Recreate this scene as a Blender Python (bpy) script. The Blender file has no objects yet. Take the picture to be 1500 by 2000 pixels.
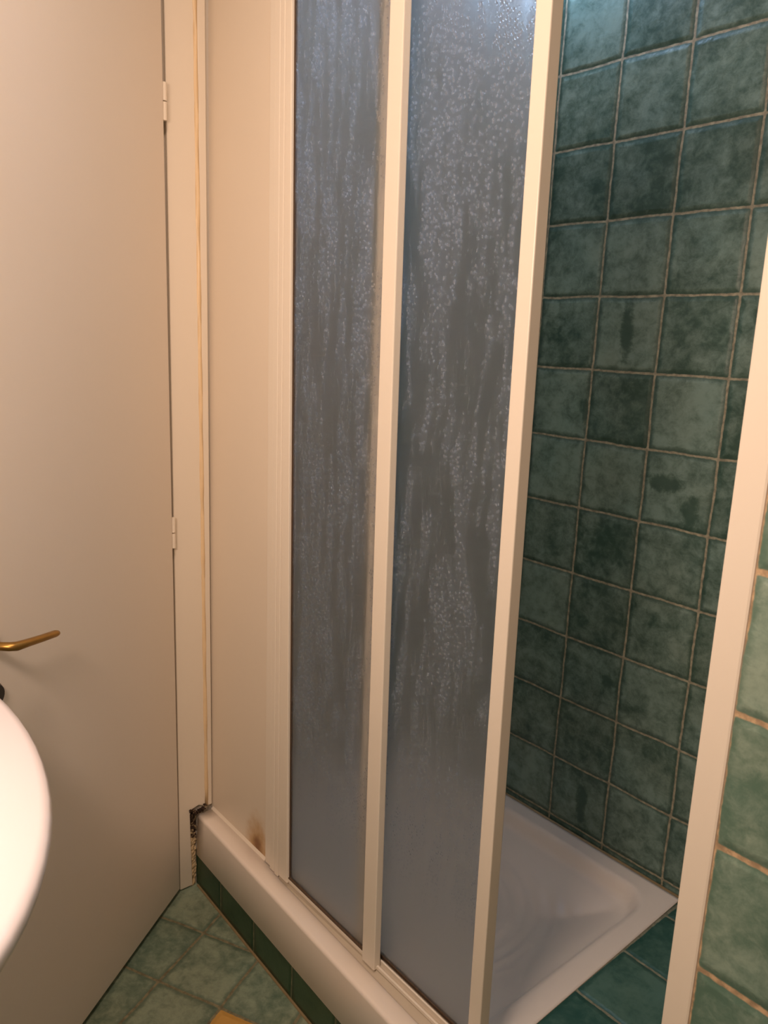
import bpy, bmesh, math, random
from mathutils import Vector, Matrix, noise

# ------------------------------------------------------------------ units
# Everything is laid out in wall-tile units (one tile pitch = S metres); z = 0 is
# a grout line of the shower wall, the bathroom floor is at z = ZF.
S = 0.16
ZF = -9.33
def W(x, y, z):
    return Vector((x * S, y * S, (z - ZF) * S))

scene = bpy.context.scene
scene.view_settings.view_transform = 'Standard'
scene.view_settings.look = 'None'
scene.view_settings.gamma = 1.0
scene.view_settings.use_curve_mapping = False
scene.view_settings.exposure = 0.0

# ------------------------------------------------------------------ camera
def make_camera():
    f, a, b, c = 1529.205, -0.864, -0.212, 0.044
    fw = Vector((math.sin(a) * math.cos(b), math.cos(a) * math.cos(b), math.sin(b)))
    r = fw.cross(Vector((0, 0, 1))).normalized()
    u = r.cross(fw)
    r2 = math.cos(c) * r + math.sin(c) * u
    u2 = -math.sin(c) * r + math.cos(c) * u
    cam = bpy.data.cameras.new('camera')
    cam.sensor_width = 36.0
    cam.sensor_fit = 'AUTO'
    cam.lens = f / 2000.0 * 36.0
    cam.clip_start = 0.02
    cam.dof.use_dof = True
    cam.dof.focus_distance = 1.35
    cam.dof.aperture_fstop = 11.0
    o = bpy.data.objects.new('camera', cam)
    m = Matrix((r2, u2, -fw)).transposed().to_4x4()
    m.translation = W(7.73, -9.509, -0.76)
    o.matrix_world = m
    scene.collection.objects.link(o)
    scene.camera = o
make_camera()

# ------------------------------------------------------------------ world and lights
world = bpy.data.worlds.new('world')
scene.world = world
world.use_nodes = True
world.node_tree.nodes['Background'].inputs[0].default_value = (0.9, 0.85, 0.8, 1)
world.node_tree.nodes['Background'].inputs[1].default_value = 0.03

def area(name, loc, target, size, power, col, size_y=None):
    d = bpy.data.lights.new(name, 'AREA')
    d.energy = power
    d.color = col
    d.shape = 'RECTANGLE'
    d.size = size
    d.size_y = size_y or size
    o = bpy.data.objects.new(name, d)
    o.location = loc
    o.rotation_euler = (target - loc).to_track_quat('-Z', 'Y').to_euler()
    scene.collection.objects.link(o)
    return o
WARM = (1.0, 0.745, 0.60)
area('mirror_lamp', W(4.8, -10.9, 0.9), W(1.8, -4.5, -4.0), 0.40, 12.2, WARM, 0.12)
area('ceiling_lamp', W(3.6, -7.6, 6.1), W(3.6, -7.4, -5.0), 0.30, 11.0, WARM)
area('shower_ceiling_lamp', W(0.3, -0.55, 5.2), W(1.9, -2.6, 1.5), 0.22, 4.6, (0.46, 0.66, 1.0))

# ------------------------------------------------------------------ node helpers
class NT:
    def __init__(self, name):
        self.m = bpy.data.materials.new(name)
        self.m.use_nodes = True
        self.t = self.m.node_tree
        self.t.nodes.clear()
        self.out = self.t.nodes.new('ShaderNodeOutputMaterial')
    def n(self, typ, **kw):
        nd = self.t.nodes.new(typ)
        for k, v in kw.items():
            setattr(nd, k, v)
        return nd
    def l(self, a, b):
        self.t.links.new(a, b)
    def put(self, sock, v):
        if isinstance(v, bpy.types.NodeSocket):
            self.l(v, sock)
        else:
            sock.default_value = v
    def math(self, op, a, b=0.0, c=None, clamp=False):
        nd = self.n('ShaderNodeMath', operation=op, use_clamp=clamp)
        self.put(nd.inputs[0], a); self.put(nd.inputs[1], b)
        if c is not None: self.put(nd.inputs[2], c)
        return nd.outputs[0]
    def smooth(self, v, a, b, lo=0.0, hi=1.0):
        nd = self.n('ShaderNodeMapRange', interpolation_type='SMOOTHSTEP')
        self.put(nd.inputs[0], v)
        nd.inputs[1].default_value = a; nd.inputs[2].default_value = b
        nd.inputs[3].default_value = lo; nd.inputs[4].default_value = hi
        return nd.outputs[0]
    def vec(self, x, y, z):
        nd = self.n('ShaderNodeCombineXYZ')
        self.put(nd.inputs[0], x); self.put(nd.inputs[1], y); self.put(nd.inputs[2], z)
        return nd.outputs[0]
    def noise(self, v, scale, detail=2.0, rough=0.5, dist=0.0, out=0):
        nd = self.n('ShaderNodeTexNoise')
        self.put(nd.inputs['Vector'], v)
        nd.inputs['Scale'].default_value = scale
        nd.inputs['Detail'].default_value = detail
        nd.inputs['Roughness'].default_value = rough
        nd.inputs['Distortion'].default_value = dist
        return nd.outputs[out]
    def mix(self, f, a, b, mode='MIX'):
        nd = self.n('ShaderNodeMix', data_type='RGBA', blend_type=mode)
        self.put(nd.inputs[0], f)
        self.put(nd.inputs[6], a if isinstance(a, bpy.types.NodeSocket) else (*a, 1))
        self.put(nd.inputs[7], b if isinstance(b, bpy.types.NodeSocket) else (*b, 1))
        return nd.outputs[2]
    def bump(self, h, strength, dist):
        nd = self.n('ShaderNodeBump')
        self.put(nd.inputs['Height'], h)
        nd.inputs['Strength'].default_value = strength
        nd.inputs['Distance'].default_value = dist
        return nd.outputs[0]
    def pos(self):
        return self.n('ShaderNodeTexCoord').outputs['Object']
    def principled(self, col, rough, normal=None, **kw):
        p = self.n('ShaderNodeBsdfPrincipled')
        self.put(p.inputs['Base Color'], col if isinstance(col, bpy.types.NodeSocket) else (*col, 1))
        self.put(p.inputs['Roughness'], rough)
        if normal is not None: self.l(normal, p.inputs['Normal'])
        for k, v in kw.items():
            self.put(p.inputs[k.replace('_', ' ')], v)
        return p.outputs[0]
    def done(self, sh):
        self.l(sh, self.out.inputs[0])
        return self.m

def tile_material(name, udir, vdir, u0=0.0, v0=0.0, pitch=1.0, dark=(0.036, 0.078, 0.060), light=(0.195, 0.275, 0.245),
                  grout=(0.38, 0.35, 0.25), gw=0.014, rough=0.32, seed=0.0, blots=(), accent=None):
    """Hand-made glazed tiles: wavy grout, cloudy glaze, per-tile shade."""
    g = NT(name)
    P = g.pos()
    def dot(d):
        nd = g.n('ShaderNodeVectorMath', operation='DOT_PRODUCT')
        g.l(P, nd.inputs[0]); nd.inputs[1].default_value = d
        return g.math('DIVIDE', nd.outputs['Value'], S * pitch)
    u = g.math('SUBTRACT', dot(udir), u0)
    v = g.math('SUBTRACT', dot(vdir), v0)
    uv = g.vec(u, v, seed)
    def wob(off, amp, sc, det=1.0):
        nz = g.noise(g.vec(g.math('ADD', u, off), g.math('ADD', v, off * 1.7), seed), sc, det)
        return g.math('MULTIPLY', g.math('SUBTRACT', nz, 0.5), amp)
    uw = g.math('ADD', g.math('ADD', u, wob(3.1, 0.045, 1.6)), wob(11.0, 0.022, 14.0, 3.0))
    vw = g.math('ADD', g.math('ADD', v, wob(7.7, 0.045, 1.6)), wob(15.0, 0.022, 14.0, 3.0))
    fu, fv = g.math('FRACT', uw), g.math('FRACT', vw)
    cu, cv = g.math('FLOOR', uw), g.math('FLOOR', vw)
    du = g.math('MINIMUM', fu, g.math('SUBTRACT', 1.0, fu))
    dv = g.math('MINIMUM', fv, g.math('SUBTRACT', 1.0, fv))
    d = g.math('SMOOTH_MIN', du, dv, 0.03)
    wn = g.n('ShaderNodeTexWhiteNoise', noise_dimensions='3D')
    g.l(g.vec(cu, cv, seed), wn.inputs['Vector'])
    rnd = wn.outputs['Value']
    gm = g.smooth(d, gw * 0.75, gw * 1.5, 1.0, 0.0)
    # cloudy glaze
    q = g.vec(g.math('ADD', u, g.math('MULTIPLY', rnd, 13.0)), g.math('ADD', v, g.math('MULTIPLY', rnd, 7.0)), seed)
    n1 = g.noise(q, 1.9, 6.0, 0.66, 0.25)
    n2 = g.noise(q, 6.5, 6.0, 0.72, 0.35)
    cl = g.math('ADD', g.math('MULTIPLY', n1, 0.5), g.math('MULTIPLY', n2, 0.5))
    cl = g.math('ADD', cl, g.math('MULTIPLY', g.math('SUBTRACT', rnd, 0.5), 0.14))
    cl = g.smooth(cl, 0.33, 0.66)
    # tile colour gets darker by the edges
    edge = g.smooth(g.math('ADD', d, g.math('MULTIPLY', g.math('SUBTRACT', n2, 0.5), 0.10)), 0.02, 0.085)
    cl = g.math('MULTIPLY', cl, g.math('ADD', 0.25, g.math('MULTIPLY', edge, 0.75)))
    for (bu, bv, ru, rv) in blots:
        eu = g.math('DIVIDE', g.math('SUBTRACT', u, bu), ru)
        ev = g.math('DIVIDE', g.math('SUBTRACT', v, bv), rv)
        rr = g.math('ADD', g.math('MULTIPLY', eu, eu), g.math('MULTIPLY', ev, ev))
        rr = g.math('ADD', rr, g.math('MULTIPLY', g.math('SUBTRACT', n2, 0.5), 3.0))
        cl = g.math('MULTIPLY', cl, g.smooth(rr, 0.3, 1.5, 0.12, 1.0))
    col = g.mix(cl, dark, light)
    hue = g.mix(g.noise(g.vec(v, u, seed + 5), 0.9, 2.0), (0.80, 1.05, 1.10), (1.12, 1.0, 0.86))
    col = g.mix(0.8, col, hue, 'MULTIPLY')
    if accent:
        au, av, acol = accent
        iu = g.math('COMPARE', cu, float(au), 0.1); iv = g.math('COMPARE', cv, float(av), 0.1)
        ac = g.mix(n2, tuple(c * 0.8 for c in acol), acol)
        col = g.mix(g.math('MULTIPLY', iu, iv), col, ac)
    gn = g.noise(uv, 9.0, 4.0, 0.6)
    gcol = g.mix(g.smooth(gn, 0.35, 0.65), tuple(c * 0.55 for c in grout), grout)
    col = g.mix(gm, col, gcol)
    h = g.math('ADD', g.smooth(d, gw * 0.6, 0.085), g.math('MULTIPLY', g.noise(q, 3.5, 3.0, 0.55, 0.5), 0.55))
    nrm = g.bump(h, 0.55, 0.004)
    rg = g.math('ADD', g.math('MULTIPLY', gm, 0.45), g.math('ADD', rough, g.math('MULTIPLY', n2, 0.15)))
    return g.done(g.principled(col, rg, nrm, Specular_IOR_Level=0.45))

def paint_material(name, col, rough=0.45, mottle=0.04, scale=3.0, bump=0.0):
    g = NT(name)
    P = g.pos()
    nz = g.noise(P, scale, 4.0, 0.6)
    c = g.mix(nz, tuple(x * (1 - mottle) for x in col), tuple(min(1, x * (1 + mottle)) for x in col))
    nrm = g.bump(g.noise(P, 60.0, 3.0), bump, 0.002) if bump else None
    return g.done(g.principled(c, rough, nrm))

M = {}
M['wall_tile_back'] = tile_material('shower_wall_tiles', (1, 0, 0), (0, 0, 1), 0.0, -ZF, seed=1.0, gw=0.013,
    blots=((1.50, -0.45, 0.10, 0.42), (1.56, -7.52, 0.10, 0.36), (2.30, -2.42, 0.30, 0.12), (1.78, -5.45, 0.12, 0.10), (2.72, -2.75, 0.12, 0.25), (0.95, -1.6, 0.05, 0.25)))
M['wall_tile_side'] = tile_material('shower_side_tiles', (0, 1, 0), (0, 0, 1), 0.0, -ZF, seed=2.0)
M['wall_tile_near'] = tile_material('entrance_wall_tiles', (1, 0, 0), (0, 0, 1), 5.572, -ZF - 0.09, seed=4.0, gw=0.018,
    grout=(0.60, 0.42, 0.25), dark=(0.10, 0.17, 0.13), light=(0.28, 0.35, 0.29), rough=0.36)
M['kerb_tile'] = tile_material('kerb_tiles', (1, 0, 0), (0, 0, 1), 0.42, -1.0, seed=6.0, pitch=1.0, gw=0.012,
    dark=(0.02, 0.055, 0.025), light=(0.055, 0.10, 0.05), grout=(0.20, 0.21, 0.12))
c27, s27 = math.cos(math.radians(26.7)), math.sin(math.radians(26.7))
N0 = (-0.026, -5.323)
M['floor_tile'] = tile_material('floor_tiles', (c27, s27, 0), (s27, -c27, 0),
    (N0[0] * c27 + N0[1] * s27) / 0.99, (N0[0] * s27 - N0[1] * c27) / 0.99, pitch=0.99, seed=8.0, gw=0.016,
    dark=(0.11, 0.165, 0.12), light=(0.33, 0.38, 0.28), grout=(0.30, 0.27, 0.16), accent=(0, 0, (0.75, 0.42, 0.10)))
M['ledge_tile'] = tile_material('ledge_tiles', (1, 0, 0), (0, 1, 0), 0.38, -0.53, seed=9.0, gw=0.014,
    dark=(0.02, 0.07, 0.055), light=(0.08, 0.15, 0.12), grout=(0.24, 0.24, 0.16))
M['door_paint'] = paint_material('door_paint', (0.78, 0.70, 0.60), 0.5, 0.02, 2.0)
M['casing_paint'] = paint_material('casing_paint', (0.80, 0.71, 0.58), 0.42, 0.02, 4.0, 0.1)
M['frame'] = paint_material('enamelled_aluminium', (0.80, 0.72, 0.60), 0.32, 0.01)
M['frame_grey'] = paint_material('track_channel', (0.50, 0.43, 0.33), 0.4, 0.05, 20.0)
M['seal'] = paint_material('grimy_seal', (0.09, 0.055, 0.03), 0.7, 0.3, 60.0)
M['acrylic'] = paint_material('white_acrylic', (0.72, 0.65, 0.56), 0.28, 0.015)
M['lip'] = paint_material('tray_lip_acrylic', (0.84, 0.75, 0.65), 0.30, 0.02)
M['ceramic'] = paint_material('white_ceramic', (0.76, 0.70, 0.71), 0.15, 0.0)
M['plaster'] = paint_material('cream_plaster', (0.70, 0.64, 0.55), 0.8, 0.03)
M['caulk'] = paint_material('stained_caulk', (0.27, 0.20, 0.10), 0.6, 0.4, 40.0, 0.3)
M['yellow_caulk'] = paint_material('yellowed_caulk', (0.80, 0.60, 0.36), 0.35, 0.10, 30.0, 0.2)
M['dark_metal'] = paint_material('dark_metal', (0.03, 0.025, 0.02), 0.4)
M['hall'] = paint_material('hall_paint', (0.5, 0.45, 0.38), 0.8)

def brass():
    g = NT('aged_brass')
    nz = g.noise(g.pos(), 40.0, 3.0)
    c = g.mix(nz, (0.30, 0.16, 0.04), (0.46, 0.27, 0.07))
    return g.done(g.principled(c, 0.36, None, Metallic=0.9))
M['brass'] = brass()

def filler_board():
    g = NT('stained_white_board')
    P = g.pos()
    sep = g.n('ShaderNodeSeparateXYZ'); g.l(P, sep.inputs[0])
    x = g.math('DIVIDE', sep.outputs[0], S)
    z = g.math('ADD', g.math('DIVIDE', sep.outputs[2], S), ZF)
    n = g.noise(P, 30.0, 4.0, 0.65)
    base = g.mix(g.noise(P, 3.0, 3.0), (0.745, 0.65, 0.525), (0.80, 0.70, 0.565))
    # rust patch rising from the tray lip beside the frame
    ex = g.math('DIVIDE', g.math('ADD', x, 1.00), 0.34)
    ez = g.math('DIVIDE', g.math('ADD', z, 8.06), 0.62)
    r = g.math('SQRT', g.math('ADD', g.math('MULTIPLY', ex, ex), g.math('MULTIPLY', ez, ez)))
    r = g.math('ADD', r, g.math('MULTIPLY', g.math('SUBTRACT', n, 0.5), 0.7))
    c = g.mix(g.smooth(r, 0.35, 1.15, 0.85, 0.0), base, (0.52, 0.29, 0.085))
    c = g.mix(g.smooth(r, 0.15, 0.62, 0.9, 0.0), c, (0.20, 0.075, 0.015))
    return g.done(g.principled(c, 0.42))
M['filler'] = filler_board()

def mortar():
    g = NT('rotten_mortar')
    P = g.pos()
    n = g.noise(P, 90.0, 5.0, 0.7)
    sep = g.n('ShaderNodeSeparateXYZ'); g.l(P, sep.inputs[0])
    z = g.math('ADD', g.math('DIVIDE', sep.outputs[2], S), ZF)
    rot = g.smooth(z, -8.75, -8.15, -0.16, 0.12)        # wet rot at the top, dry mortar below
    c = g.mix(g.smooth(g.math('SUBTRACT', n, rot), 0.42, 0.58), (0.03, 0.014, 0.006), (0.62, 0.46, 0.26))
    return g.done(g.principled(c, 0.9, g.bump(n, 0.8, 0.004)))
M['mortar'] = mortar()

def frosted_glass(name, seed):
    g = NT(name)
    P = g.pos()
    sep = g.n('ShaderNodeSeparateXYZ'); g.l(P, sep.inputs[0])
    x = g.math('DIVIDE', sep.outputs[0], S)
    z = g.math('ADD', g.math('DIVIDE', sep.outputs[2], S), ZF)
    warp = g.math('MULTIPLY', g.math('SUBTRACT', g.noise(g.vec(x, z, seed), 1.4, 3.0), 0.5), 0.16)
    xw = g.math('ADD', x, warp)
    # long vertical runs of dried water
    runs = g.noise(g.vec(g.math('MULTIPLY', xw, 9.0), g.math('MULTIPLY', z, 1.0), seed), 1.0, 5.0, 0.70)
    runs2 = g.noise(g.vec(g.math('MULTIPLY', xw, 2.2), g.math('MULTIPLY', z, 0.35), seed + 4), 1.0, 3.0, 0.6)
    film = g.smooth(g.math('ADD', g.math('MULTIPLY', runs, 0.65), g.math('MULTIPLY', runs2, 0.35)), 0.465, 0.53)
    # droplets inside the film
    vor = g.n('ShaderNodeTexVoronoi', feature='F1')
    g.l(g.vec(g.math('MULTIPLY', x, 31.0), g.math('MULTIPLY', z, 25.0), seed), vor.inputs['Vector'])
    vor.inputs['Scale'].default_value = 1.0
    drop = g.smooth(vor.outputs['Distance'], 0.20, 0.46, 1.0, 0.0)
    # scale fades out towards the bottom of the pane
    fade = g.smooth(g.math('ADD', z, g.math('MULTIPLY', g.math('SUBTRACT', runs2, 0.5), 1.6)), -6.9, -6.0)
    film = g.math('MULTIPLY', film, fade)
    dm = g.math('MULTIPLY', film, g.math('ADD', 0.20, g.math('MULTIPLY', drop, 0.80)))
    wet = g.smooth(z, -4.5, 1.5, 0.18, 1.0)          # running beads above, dried scale below
    clear = g.principled(g.mix(film, (0.88, 0.88, 0.86), (0.90, 0.90, 0.88)), g.math('SUBTRACT', 0.46, g.math('MULTIPLY', dm, 0.2)), g.bump(g.math('MULTIPLY', g.math('MULTIPLY', drop, film), wet), 0.5, 0.0012), Transmission_Weight=1.0, IOR=1.3, Specular_IOR_Level=0.3)
    dif = g.n('ShaderNodeBsdfDiffuse'); dif.inputs[0].default_value = (0.30, 0.31, 0.31, 1)
    tra = g.n('ShaderNodeBsdfTranslucent'); tra.inputs[0].default_value = (0.86, 0.88, 0.92, 1)
    m1 = g.n('ShaderNodeMixShader'); m1.inputs[0].default_value = 0.72
    g.l(dif.outputs[0], m1.inputs[1]); g.l(tra.outputs[0], m1.inputs[2])
    m2 = g.n('ShaderNodeMixShader')
    g.l(g.math('ADD', 0.12, g.math('MULTIPLY', dm, 0.70)), m2.inputs[0])
    g.l(clear, m2.inputs[1]); g.l(m1.outputs[0], m2.inputs[2])
    return g.done(m2.outputs[0])
M['glass_a'] = frosted_glass('limescaled_glass_outer', 3.0)
M['glass_b'] = frosted_glass('limescaled_glass_inner', 21.0)

# ------------------------------------------------------------------ object helpers
def link(name, me, mat=None, parent=None, smooth=False):
    o = bpy.data.objects.new(name, me)
    scene.collection.objects.link(o)
    if mat is not None: me.materials.append(mat)
    if smooth:
        for p in me.polygons: p.use_smooth = True
    if parent is not None:
        o.parent = parent
        o.matrix_parent_inverse = parent.matrix_world.inverted()
    return o
def tag(o, label, cat, group=None):
    o['label'] = label; o['category'] = cat
    if group: o['group'] = group
def struct(o): o['kind'] = 'structure'; return o
def empty(name, loc):
    o = bpy.data.objects.new(name, None)
    o.location = loc
    scene.collection.objects.link(o)
    bpy.context.view_layer.update()
    return o
def from_bm(name, bm, mat, parent=None, smooth=False, bevel=0.0, seg=2):
    bmesh.ops.recalc_face_normals(bm, faces=bm.faces)
    if bevel:
        bmesh.ops.bevel(bm, geom=list(bm.edges), offset=bevel * S, segments=seg, profile=0.5, affect='EDGES', clamp_overlap=True)
        bmesh.ops.recalc_face_normals(bm, faces=bm.faces)
    me = bpy.data.meshes.new(name); bm.to_mesh(me); bm.free()
    return link(name, me, mat, parent, smooth)
def add_hex(bm, pts):
    """pts: 4 bottom points then 4 top points, tile units"""
    v = [bm.verts.new(W(*p)) for p in pts]
    for f in ((0, 3, 2, 1), (4, 5, 6, 7), (0, 1, 5, 4), (1, 2, 6, 5), (2, 3, 7, 6), (3, 0, 4, 7)):
        bm.faces.new([v[i] for i in f])
def add_box(bm, x0, x1, y0, y1, z0, z1):
    add_hex(bm, [(x0, y0, z0), (x1, y0, z0), (x1, y1, z0), (x0, y1, z0), (x0, y0, z1), (x1, y0, z1), (x1, y1, z1), (x0, y1, z1)])
def add_bar(bm, xb0, xb1, xt0, xt1, y0, y1, zb, zt):
    add_hex(bm, [(xb0, y0, zb), (xb1, y0, zb), (xb1, y1, zb), (xb0, y1, zb), (xt0, y0, zt), (xt1, y0, zt), (xt1, y1, zt), (xt0, y1, zt)])
def box(name, x0, x1, y0, y1, z0, z1, mat, parent=None, bevel=0.0):
    bm = bmesh.new(); add_box(bm, x0, x1, y0, y1, z0, z1)
    return from_bm(name, bm, mat, parent, bevel=bevel)
def add_prism(bm, poly, axis, a0, a1):
    """extrude a 2-D polygon along an axis ('x': poly is (y,z); 'z': poly is (x,y))"""
    def P(p, a):
        return W(a, p[0], p[1]) if axis == 'x' else W(p[0], p[1], a)
    lo = [bm.verts.new(P(p, a0)) for p in poly]; hi = [bm.verts.new(P(p, a1)) for p in poly]
    bm.faces.new(lo); bm.faces.new(hi[::-1])
    n = len(poly)
    for i in range(n):
        bm.faces.new((lo[i], lo[(i + 1) % n], hi[(i + 1) % n], hi[i]))
def add_rod(bm, pts, rad, seg=12, flat=1.0):
    """tube through tile-unit points, radius per point"""
    P = [W(*p) for p in pts]
    rings = []
    up = Vector((0, 0, 1))
    for i, p in enumerate(P):
        t = (P[min(i + 1, len(P) - 1)] - P[max(i - 1, 0)]).normalized()
        a = t.cross(up)
        a = a.normalized() if a.length > 1e-4 else Vector((1, 0, 0))
        b = a.cross(t).normalized()
        r = (rad[i] if isinstance(rad, (list, tuple)) else rad) * S
        rings.append([bm.verts.new(p + a * math.cos(2 * math.pi * k / seg) * r + b * math.sin(2 * math.pi * k / seg) * r * flat) for k in range(seg)])
    for r0, r1 in zip(rings, rings[1:]):
        for k in range(seg):
            bm.faces.new((r0[k], r0[(k + 1) % seg], r1[(k + 1) % seg], r1[k]))
    bm.faces.new(rings[0][::-1]); bm.faces.new(rings[-1])

CZ = 6.3      # ceiling
XL = -2.42    # left wall face
# ------------------------------------------------------------------ setting
struct(box('floor', XL - 6, 12.3, -11.5, -4.40, ZF - 0.6, ZF, M['floor_tile']))
struct(box('ceiling', XL - 1, 12.3, -11.5, 0.6, CZ, CZ + 0.6, M['plaster']))
struct(box('wall_back', XL - 0.6, 6.4, 0.0, 0.6, ZF - 0.6, CZ, M['wall_tile_back']))
struct(box('wall_shower_left', XL - 0.6, XL, -4.15, 0.0, ZF - 0.6, CZ, M['wall_tile_side']))
bm = bmesh.new()
add_box(bm, XL - 0.6, XL, -4.86, -4.15, ZF - 0.6, CZ)
add_box(bm, XL - 0.6, XL, -11.5, -9.4, ZF - 0.6, CZ)
add_box(bm, XL - 0.6, XL, -9.4, -4.86, 4.4, CZ)
struct(from_bm('wall_left', bm, M['plaster']))
struct(box('wall_hall', XL - 6.6, XL - 6.0, -11.5, -4.2, ZF - 0.6, CZ, M['hall']))
struct(box('wall_rear', XL - 0.6, 12.3, -11.8, -11.2, ZF - 0.6, CZ, M['plaster']))
struct(box('wall_right', 12.0, 12.6, -11.2, 0.6, ZF - 0.6, CZ, M['plaster']))
struct(box('wall_front', 5.585, 12.0, -4.5, 0.0, ZF - 0.6, CZ, M['wall_tile_near']))

# kerb of cut tiles under the tray (runs very slightly out of square with the back wall)
def yf(x): return -4.487 - 0.0205 * (x + 2.36)       # outer face of the tray lip
bm = bmesh.new()
add_hex(bm, [(XL + .01, yf(XL) + .03, ZF), (3.46, yf(3.46) + .03, ZF), (3.46, -0.02, ZF), (XL + .01, -0.02, ZF),
             (XL + .01, yf(XL) + .03, -8.72), (3.46, yf(3.46) + .03, -8.72), (3.46, -0.02, -8.72), (XL + .01, -0.02, -8.72)])
kerb = struct(from_bm('trim_1', bm, M['kerb_tile']))
bm = bmesh.new()
add_rod(bm, [(XL + .08, yf(XL) + .02, ZF + .004), (3.46, yf(3.46) + .02, ZF + .004)], 0.022, 8, 0.8)
from_bm('grout_bead', bm, M['caulk'], kerb)
# tiled ledge filling the niche to the right of the tray
bm = bmesh.new()
add_hex(bm, [(3.462, -4.5, ZF), (5.58, -4.5, ZF), (5.58, -0.01, ZF), (3.462, -0.01, ZF),
             (3.455, -4.5, -8.072), (5.58, -4.5, -8.072), (5.58, -0.01, -8.072), (3.342, -0.01, -8.072)])
struct(from_bm('trim_2', bm, M['ledge_tile']))

# ------------------------------------------------------------------ door casing
bm = bmesh.new()
poly = [(-4.755, ZF + .03), (-4.548, ZF + .03), (-4.580, -8.05), (-4.545, -7.965), (-4.43, -7.93), (-4.33, -7.985), (-4.30, -7.99), (-4.42, 5.0), (-4.82, 5.0)]
add_prism(bm, poly, 'x', XL + 0.002, -2.36)
casing = struct(from_bm('trim_3', bm, M['casing_paint'], bevel=0.008))
bm = bmesh.new()   # bead of yellowed sealant down the joint
pts = []
for i in range(40):
    t = i / 39.0
    pts.append((-2.368 + 0.002 * math.sin(i * 2.3), -4.296 - 0.122 * t, -7.98 + 12.98 * t))
add_rod(bm, pts, [0.032 + 0.003 * math.sin(i * 1.7) for i in range(40)], 8)
from_bm('sealant_bead', bm, M['yellow_caulk'], casing, smooth=True)
bm = bmesh.new()   # thin strip between the sealant and the board
add_hex(bm, [(XL + .002, -4.285, -7.99), (-2.352, -4.285, -7.99), (-2.352, -4.205, -7.99), (XL + .002, -4.205, -7.99),
             (XL + .002, -4.39, 5.0), (-2.352, -4.39, 5.0), (-2.352, -4.27, 5.0), (XL + .002, -4.27, 5.0)])
from_bm('edge_strip', bm, M['casing_paint'], casing, bevel=0.01)
# crumbling mortar in the gap between casing and tray
bm = bmesh.new()
random.seed(4)
nz_ = 46
cols = []
for i in range(nz_ + 1):
    z = ZF + 0.01 + (-8.03 - ZF) * i / nz_
    row = []
    for k in range(5):
        y = -4.585 + 0.115 * k / 4
        n = noise.noise(Vector((k * 1.3, z * 9, 0)))
        n2 = noise.noise(Vector((k * 2.3 + 9, z * 25, 2)))
        row.append(bm.verts.new(W(-2.385 + 0.035 * n + 0.03 * n2, y + 0.01 * n2, z)))
    cols.append(row)
for a, b in zip(cols, cols[1:]):
    for k in range(4): bm.faces.new((a[k], a[k + 1], b[k + 1], b[k]))
ob = from_bm('mortar_filling', bm, M['mortar'], casing)
md = ob.modifiers.new('thickness', 'SOLIDIFY'); md.thickness = 0.004; md.offset = -1
bm = bmesh.new()   # rotten crumbs on the top end of the lip
for i in range(60):
    y = random.uniform(-4.58, -4.33); x = random.uniform(-2.37, -2.30)
    z = -8.05 + random.uniform(0, 0.10) * (0.4 + 0.6 * abs(math.sin(y * 30)))
    r = random.uniform(0.008, 0.026) * S
    m = Matrix.Translation(W(x, y, z)) @ Matrix.Diagonal((r, r, r * 0.8, 1))
    res = bmesh.ops.create_icosphere(bm, subdivisions=1, radius=1.0, matrix=m)
    for v in res['verts']: v.co += Vector((random.uniform(-.3, .3), random.uniform(-.3, .3), random.uniform(-.3, .3))) * r
ob = from_bm('mortar_crumbs', bm, M['mortar'], casing)
ob['kind'] = 'stuff'

# ------------------------------------------------------------------ door (swung into the room)
ang = math.radians(-52.9)
dd = Vector((math.cos(ang), math.sin(ang), 0)); dn = Vector((-dd.y, dd.x, 0))
def D(s, off, z):
    p = Vector((-2.325, -4.777, 0)) + dd * s + dn * off
    return (p.x, p.y, z)
bm = bmesh.new()
z0, z1 = ZF + 0.085, 4.2
def lean(z): return 0.17 * (z - z0) / 12.5
add_hex(bm, [D(0, 0, z0), D(4.2, 0, z0), D(4.2, -0.24, z0), D(0, -0.24, z0),
             D(lean(z1), 0, z1), D(4.2, 0, z1), D(4.2, -0.24, z1), D(lean(z1), -0.24, z1)])
door = struct(from_bm('door_1', bm, M['door_paint'], bevel=0.018))
for hz in (-3.49, 2.07):
    bm = bmesh.new()
    s = lean(hz) - 0.035
    add_rod(bm, [D(s, -0.01, hz - 0.22), D(s, -0.01, hz - 0.008)], 0.034, 12)
    add_rod(bm, [D(s, -0.01, hz + 0.008), D(s, -0.01, hz + 0.22)], 0.034, 12)
    hg = from_bm('hinge', bm, M['casing_paint'], door)
# lever handle
bm = bmesh.new()
HZ = -3.70
sp = 3.86
neck = [D(sp, 0.0, HZ), D(sp, 0.10, HZ), D(sp, 0.22, HZ), D(sp - 0.02, 0.30, HZ), D(sp - 0.07, 0.335, HZ - 0.01)]
lev = [D(sp - 0.2, 0.335, HZ - 0.03), D(sp - 0.45, 0.33, HZ - 0.07), D(sp - 0.66, 0.325, HZ - 0.10), D(sp - 0.70, 0.325, HZ - 0.105)]
add_rod(bm, neck + lev, [0.055, 0.05, 0.05, 0.053, 0.055, 0.05, 0.046, 0.044, 0.034], 14, 0.8)
hd = from_bm('door_handle', bm, M['brass'], door, smooth=True)
hd['label'] = 'brass lever handle'
bm = bmesh.new()
add_rod(bm, [D(sp, 0.002, HZ), D(sp, 0.05, HZ)], 0.16, 24)
from_bm('rosette', bm, M['brass'], hd)
bm = bmesh.new()
add_rod(bm, [D(3.74, 0.002, -4.28), D(3.74, 0.05, -4.28)], [0.13, 0.10], 24)
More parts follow.
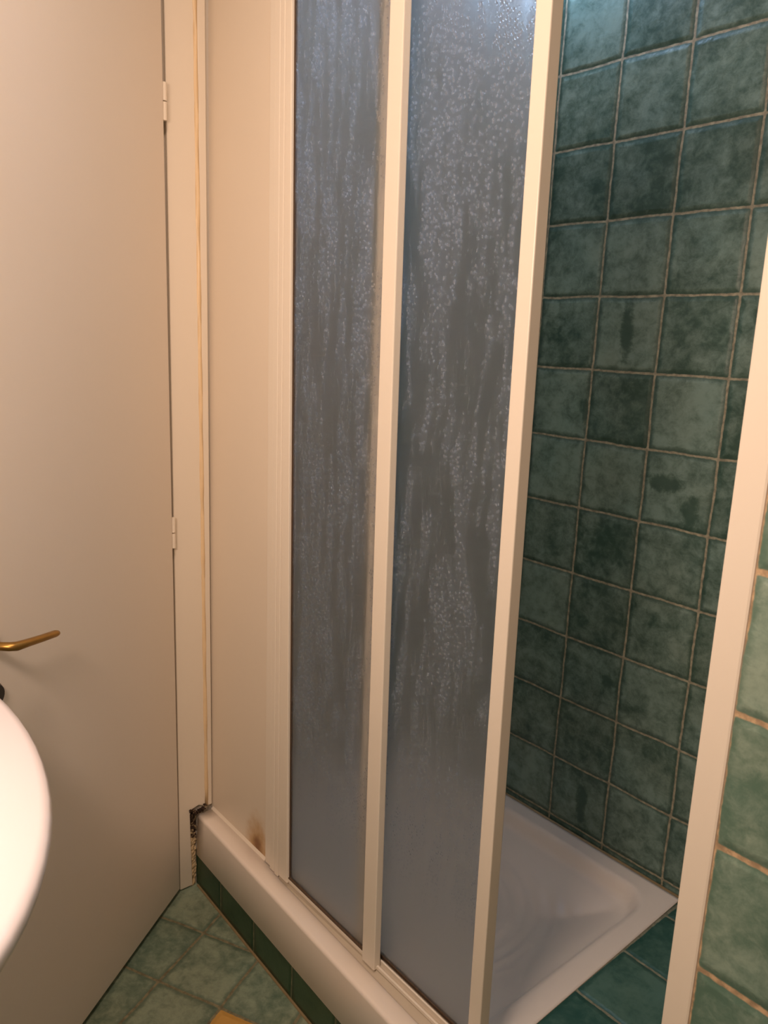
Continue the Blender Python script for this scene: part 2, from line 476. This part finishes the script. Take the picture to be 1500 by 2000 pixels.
lk = from_bm('keyhole_cover', bm, M['dark_metal'], door)
lk['label'] = 'dark round keyhole cover'

# ------------------------------------------------------------------ filler board
board = empty('filler_board', W(-1.5, -4.15, -8.05))
tag(board, 'white filler board with a rust stain above the tray lip, left of the shower frame', 'board')
bm = bmesh.new()
add_bar(bm, -2.41, -0.66, -2.41, -0.78, -4.19, -4.10, -8.055, 5.0)
from_bm('panel', bm, M['filler'], board)
bm = bmesh.new()
add_prism(bm, [(-4.225, -8.075), (-4.188, -8.075), (-4.188, -8.03)], 'x', -2.35, -0.76)
from_bm('sealant_bead', bm, M['casing_paint'], board)

# ------------------------------------------------------------------ shower tray
tray = empty('shower_tray', W(0.5, -2.2, -8.78))
tag(tray, 'white acrylic shower tray with a thick front lip on a green tiled kerb', 'shower tray')
X0, X1B, X1F, Y1 = XL + 0.02, 3.335, 3.445, -0.085
TZ = -8.07
bm = bmesh.new()
nx, ny = 120, 90
inx0, inx1, iny0, iny1 = -1.95, 3.09, -3.95, -0.36
def sst(t): t = max(0.0, min(1.0, t)); return t * t * (3 - 2 * t)
def tray_z(x, y):
    cx, cy = (inx0 + inx1) / 2, (iny0 + iny1) / 2
    hx, hy = (inx1 - inx0) / 2, (iny1 - iny0) / 2
    rc = 0.45
    ax = max(abs(x - cx) - hx + rc, 0); ay = max(abs(y - cy) - hy + rc, 0)
    q = min(max(abs(x - cx) - hx + rc, abs(y - cy) - hy + rc), 0)
    d = rc - (math.hypot(ax, ay) + q)          # distance inside the rounded rim
    z = TZ
    if d > 0:
        z -= 0.20 * sst(d / 0.16) + 0.34 * sst((d - 0.05) / 1.1)
        r = math.hypot(x - 0.9, (y + 2.2))
        if d > 0.55 and 0.35 < r:
            z += 0.030 * max(0, math.sin(r * 2 * math.pi / 0.22)) * sst((d - 0.55) / 0.2) * sst((2.3 - r) / 0.5)
    return z
grid = []
for j in range(ny + 1):
    row = []
    for i in range(nx + 1):
        tx, ty = i / nx, j / ny
        y = -4.20 + (Y1 + 4.20) * ty
        xr = X1F + (X1B - X1F) * ty
        x = X0 + (xr - X0) * tx
        row.append(bm.verts.new(W(x, y, tray_z(x, y))))
    grid.append(row)
for j in range(ny):
    for i in range(nx):
        bm.faces.new((grid[j][i], grid[j][i + 1], grid[j + 1][i + 1], grid[j + 1][i]))
# skirt
border = grid[0] + [grid[j][nx] for j in range(1, ny + 1)] + grid[ny][-2::-1] + [grid[j][0] for j in range(ny - 1, 0, -1)]
low = [bm.verts.new(Vector((v.co.x, v.co.y, W(0, 0, -8.71).z))) for v in border]
for k in range(len(border)):
    k2 = (k + 1) % len(border)
    bm.faces.new((border[k], low[k], low[k2], border[k2]))
basin = from_bm('tray_basin', bm, M['acrylic'], tray, smooth=True)
for p in basin.data.polygons:
    if abs(p.normal.z) < 0.2 and p.area > 1e-4: p.use_smooth = False
# front lip with rounded edge
bm = bmesh.new()
NL = 24
prof0 = []
def lip_section(x):
    y0 = yf(x)
    r = 0.05
    pts = [(y0 + 0.012, -8.78), (y0, -8.765)]
    for k in range(7):
        a = math.pi + (-math.pi / 2) * k / 6
        pts.append((y0 + 0.02 + r + r * math.cos(a), TZ - r + r * math.sin(a)))
    pts += [(-4.19, TZ), (-4.19, -8.78)]
    return pts
secs = []
for i in range(NL + 1):
    x = -2.335 + (X1F + 2.335) * i / NL
    secs.append([bm.verts.new(W(x, py, pz)) for (py, pz) in lip_section(x)])
for a, b in zip(secs, secs[1:]):
    n = len(a)
    for k in range(n): bm.faces.new((a[k], b[k], b[(k + 1) % n], a[(k + 1) % n]))
bm.faces.new(secs[0][::-1]); bm.faces.new(secs[-1])
lip = from_bm('tray_lip', bm, M['lip'], tray, smooth=True)
# caulk along the tiled wall and the ledge
bm = bmesh.new()
add_rod(bm, [(X0, -0.045, TZ - 0.024), (3.34, -0.045, TZ - 0.024)], 0.030, 8)
add_rod(bm, [(3.340, -0.06, TZ - 0.02), (3.445, -4.3, TZ - 0.02)], 0.014, 8)
from_bm('sealant_bead', bm, M['caulk'], tray, smooth=True)

# ------------------------------------------------------------------ shower enclosure
enc = empty('shower_enclosure', W(1.5, -4.2, TZ))
tag(enc, 'cream framed sliding shower screen with limescaled frosted glass standing on the tray', 'shower screen')
ZT = 3.9
bm = bmesh.new()      # left wall profile: stepped aluminium
add_bar(bm, -0.735, -0.600, -0.865, -0.735, -4.225, -4.195, TZ + 0.006, ZT)
add_bar(bm, -0.575, -0.465, -0.710, -0.605, -4.250, -4.195, TZ + 0.006, ZT)
add_bar(bm, -0.440, -0.345, -0.580, -0.490, -4.262, -4.195, TZ + 0.006, ZT)
wp = from_bm('wall_profile', bm, M['frame'], enc, bevel=0.012)
bm = bmesh.new()
add_bar(bm, -0.70, -0.31, -0.83, -0.45, -4.205, -4.192, TZ + .01, ZT)
gp = from_bm('groove_shade', bm, M['frame_grey'], wp)  # backing strip in darker grey, painted-in shade for the profile gaps
bm = bmesh.new()      # right wall profile
add_bar(bm, 5.385, 5.58, 5.335, 5.58, -4.50, -4.16, TZ + 0.004, ZT)
from_bm('wall_profile', bm, M['frame'], enc, bevel=0.02)
bm = bmesh.new()      # bottom track: channel with two ridges
add_hex(bm, [(-0.30, -4.255, TZ + .006), (5.36, -4.235, TZ + .006), (5.36, -4.02, TZ + .006), (-0.30, -4.02, TZ + .006),
             (-0.30, -4.245, TZ + .07), (5.36, -4.225, TZ + .07), (5.36, -4.02, TZ + .07), (-0.30, -4.02, TZ + .07)])
add_hex(bm, [(-0.32, -4.262, TZ + .004), (3.44, -4.345, TZ + .004), (3.44, -4.240, TZ + .004), (-0.32, -4.250, TZ + .004),
             (-0.32, -4.257, TZ + .012), (3.44, -4.335, TZ + .012), (3.44, -4.232, TZ + .065), (-0.32, -4.248, TZ + .065)])
rail = from_bm('bottom_track', bm, M['frame_grey'], enc, bevel=0.008)
for y in (-4.235, -4.165, -4.045):
    bm = bmesh.new()
    add_box(bm, -0.30, 5.36, y - 0.012, y + 0.012, TZ + 0.065, TZ + (0.110 if y < -4.2 else 0.135))
    from_bm('track_ridge', bm, M['frame'], rail, bevel=0.005)
bm = bmesh.new(); add_box(bm, -0.75, 5.40, -4.30, -4.0, ZT, ZT + 0.35)
from_bm('top_track', bm, M['frame'], enc, bevel=0.02)
# outer panel
bm = bmesh.new()
add_bar(bm, -0.10, 1.60, -0.36, 1.40, -4.235, -4.205, -7.93, ZT - 0.05)
pa = from_bm('glass_pane', bm, M['glass_a'], enc)
pa['label'] = 'outer narrow frosted pane'
bm = bmesh.new()
add_bar(bm, -0.300, -0.075, -0.445, -0.335, -4.285, -4.17, -7.99, ZT)
from_bm('stile', bm, M['frame'], pa, bevel=0.012)
bm = bmesh.new()
add_bar(bm, -0.075, -0.062, -0.335, -0.322, -4.250, -4.20, -7.93, ZT)
from_bm('glazing_seal', bm, M['seal'], pa)
bm = bmesh.new()
add_bar(bm, 1.570, 1.80, 1.350, 1.553, -4.29, -4.19, -8.01, ZT)
from_bm('stile', bm, M['frame'], pa, bevel=0.012)
bm = bmesh.new()
add_box(bm, -0.08, 1.60, -4.262, -4.20, -7.965, -7.925)
from_bm('bottom_rail', bm, M['frame'], pa, bevel=0.008)
bm = bmesh.new()
add_box(bm, -0.08, 1.58, -4.262, -4.20, -7.924, -7.905)
from_bm('glazing_seal', bm, M['seal'], pa)
# inner panel
bm = bmesh.new()
add_bar(bm, 1.45, 3.22, 1.22, 3.06, -4.115, -4.085, -7.93, ZT - 0.05)
pb = from_bm('glass_pane', bm, M['glass_b'], enc)
pb['label'] = 'inner wide frosted pane'
bm = bmesh.new()
add_bar(bm, 3.180, 3.345, 3.033, 3.200, -4.15, -4.00, -7.97, ZT)
from_bm('stile', bm, M['frame'], pb, bevel=0.012)
bm = bmesh.new()
add_bar(bm, 1.30, 1.46, 1.10, 1.24, -4.145, -4.02, -7.97, ZT)
from_bm('stile', bm, M['frame'], pb, bevel=0.012)
bm = bmesh.new()
add_box(bm, 1.45, 3.2, -4.125, -4.07, -7.96, -7.925)
from_bm('bottom_rail', bm, M['seal'], pb)

# ------------------------------------------------------------------ wash basin (close to the camera, lower left)
bm = bmesh.new()
cx, cy, ZR = 2.2, -9.6, -3.5
A, B = 2.64, 1.5
SEG = 72
def ring(k, z, back=-11.18):
    r = []
    for i in range(SEG):
        t = 2 * math.pi * i / SEG
        x = cx + (A - k) * math.cos(t) if True else 0
        yy = math.sin(t)
        y = cy + (B - k) * yy if yy > 0 else cy + (11.18 - 9.6 - k) * yy
        r.append(bm.verts.new(W(x, y, z)))
    return r
rings = [ring(1.4, -5.4), ring(1.25, -5.0), ring(0.95, -4.5), ring(0.55, -4.1), ring(0.22, -3.82), ring(0.07, -3.66), ring(0.012, -3.56), ring(0.0, -3.51), ring(0.02, -3.47), ring(0.07, -3.45),
         ring(0.36, -3.45), ring(0.46, -3.47), ring(0.54, -3.56), ring(0.64, -3.82), ring(0.80, -4.15), ring(1.0, -4.36), ring(1.25, -4.42)]
for a, b in zip(rings, rings[1:]):
    for i in range(SEG): bm.faces.new((a[i], a[(i + 1) % SEG], b[(i + 1) % SEG], b[i]))
bm.faces.new(rings[0][::-1]); bm.faces.new(rings[-1])
sink = from_bm('wash_basin', bm, M['ceramic'], None, smooth=True)
tag(sink, 'white ceramic wash basin with a broad rim in front of the door', 'basin')
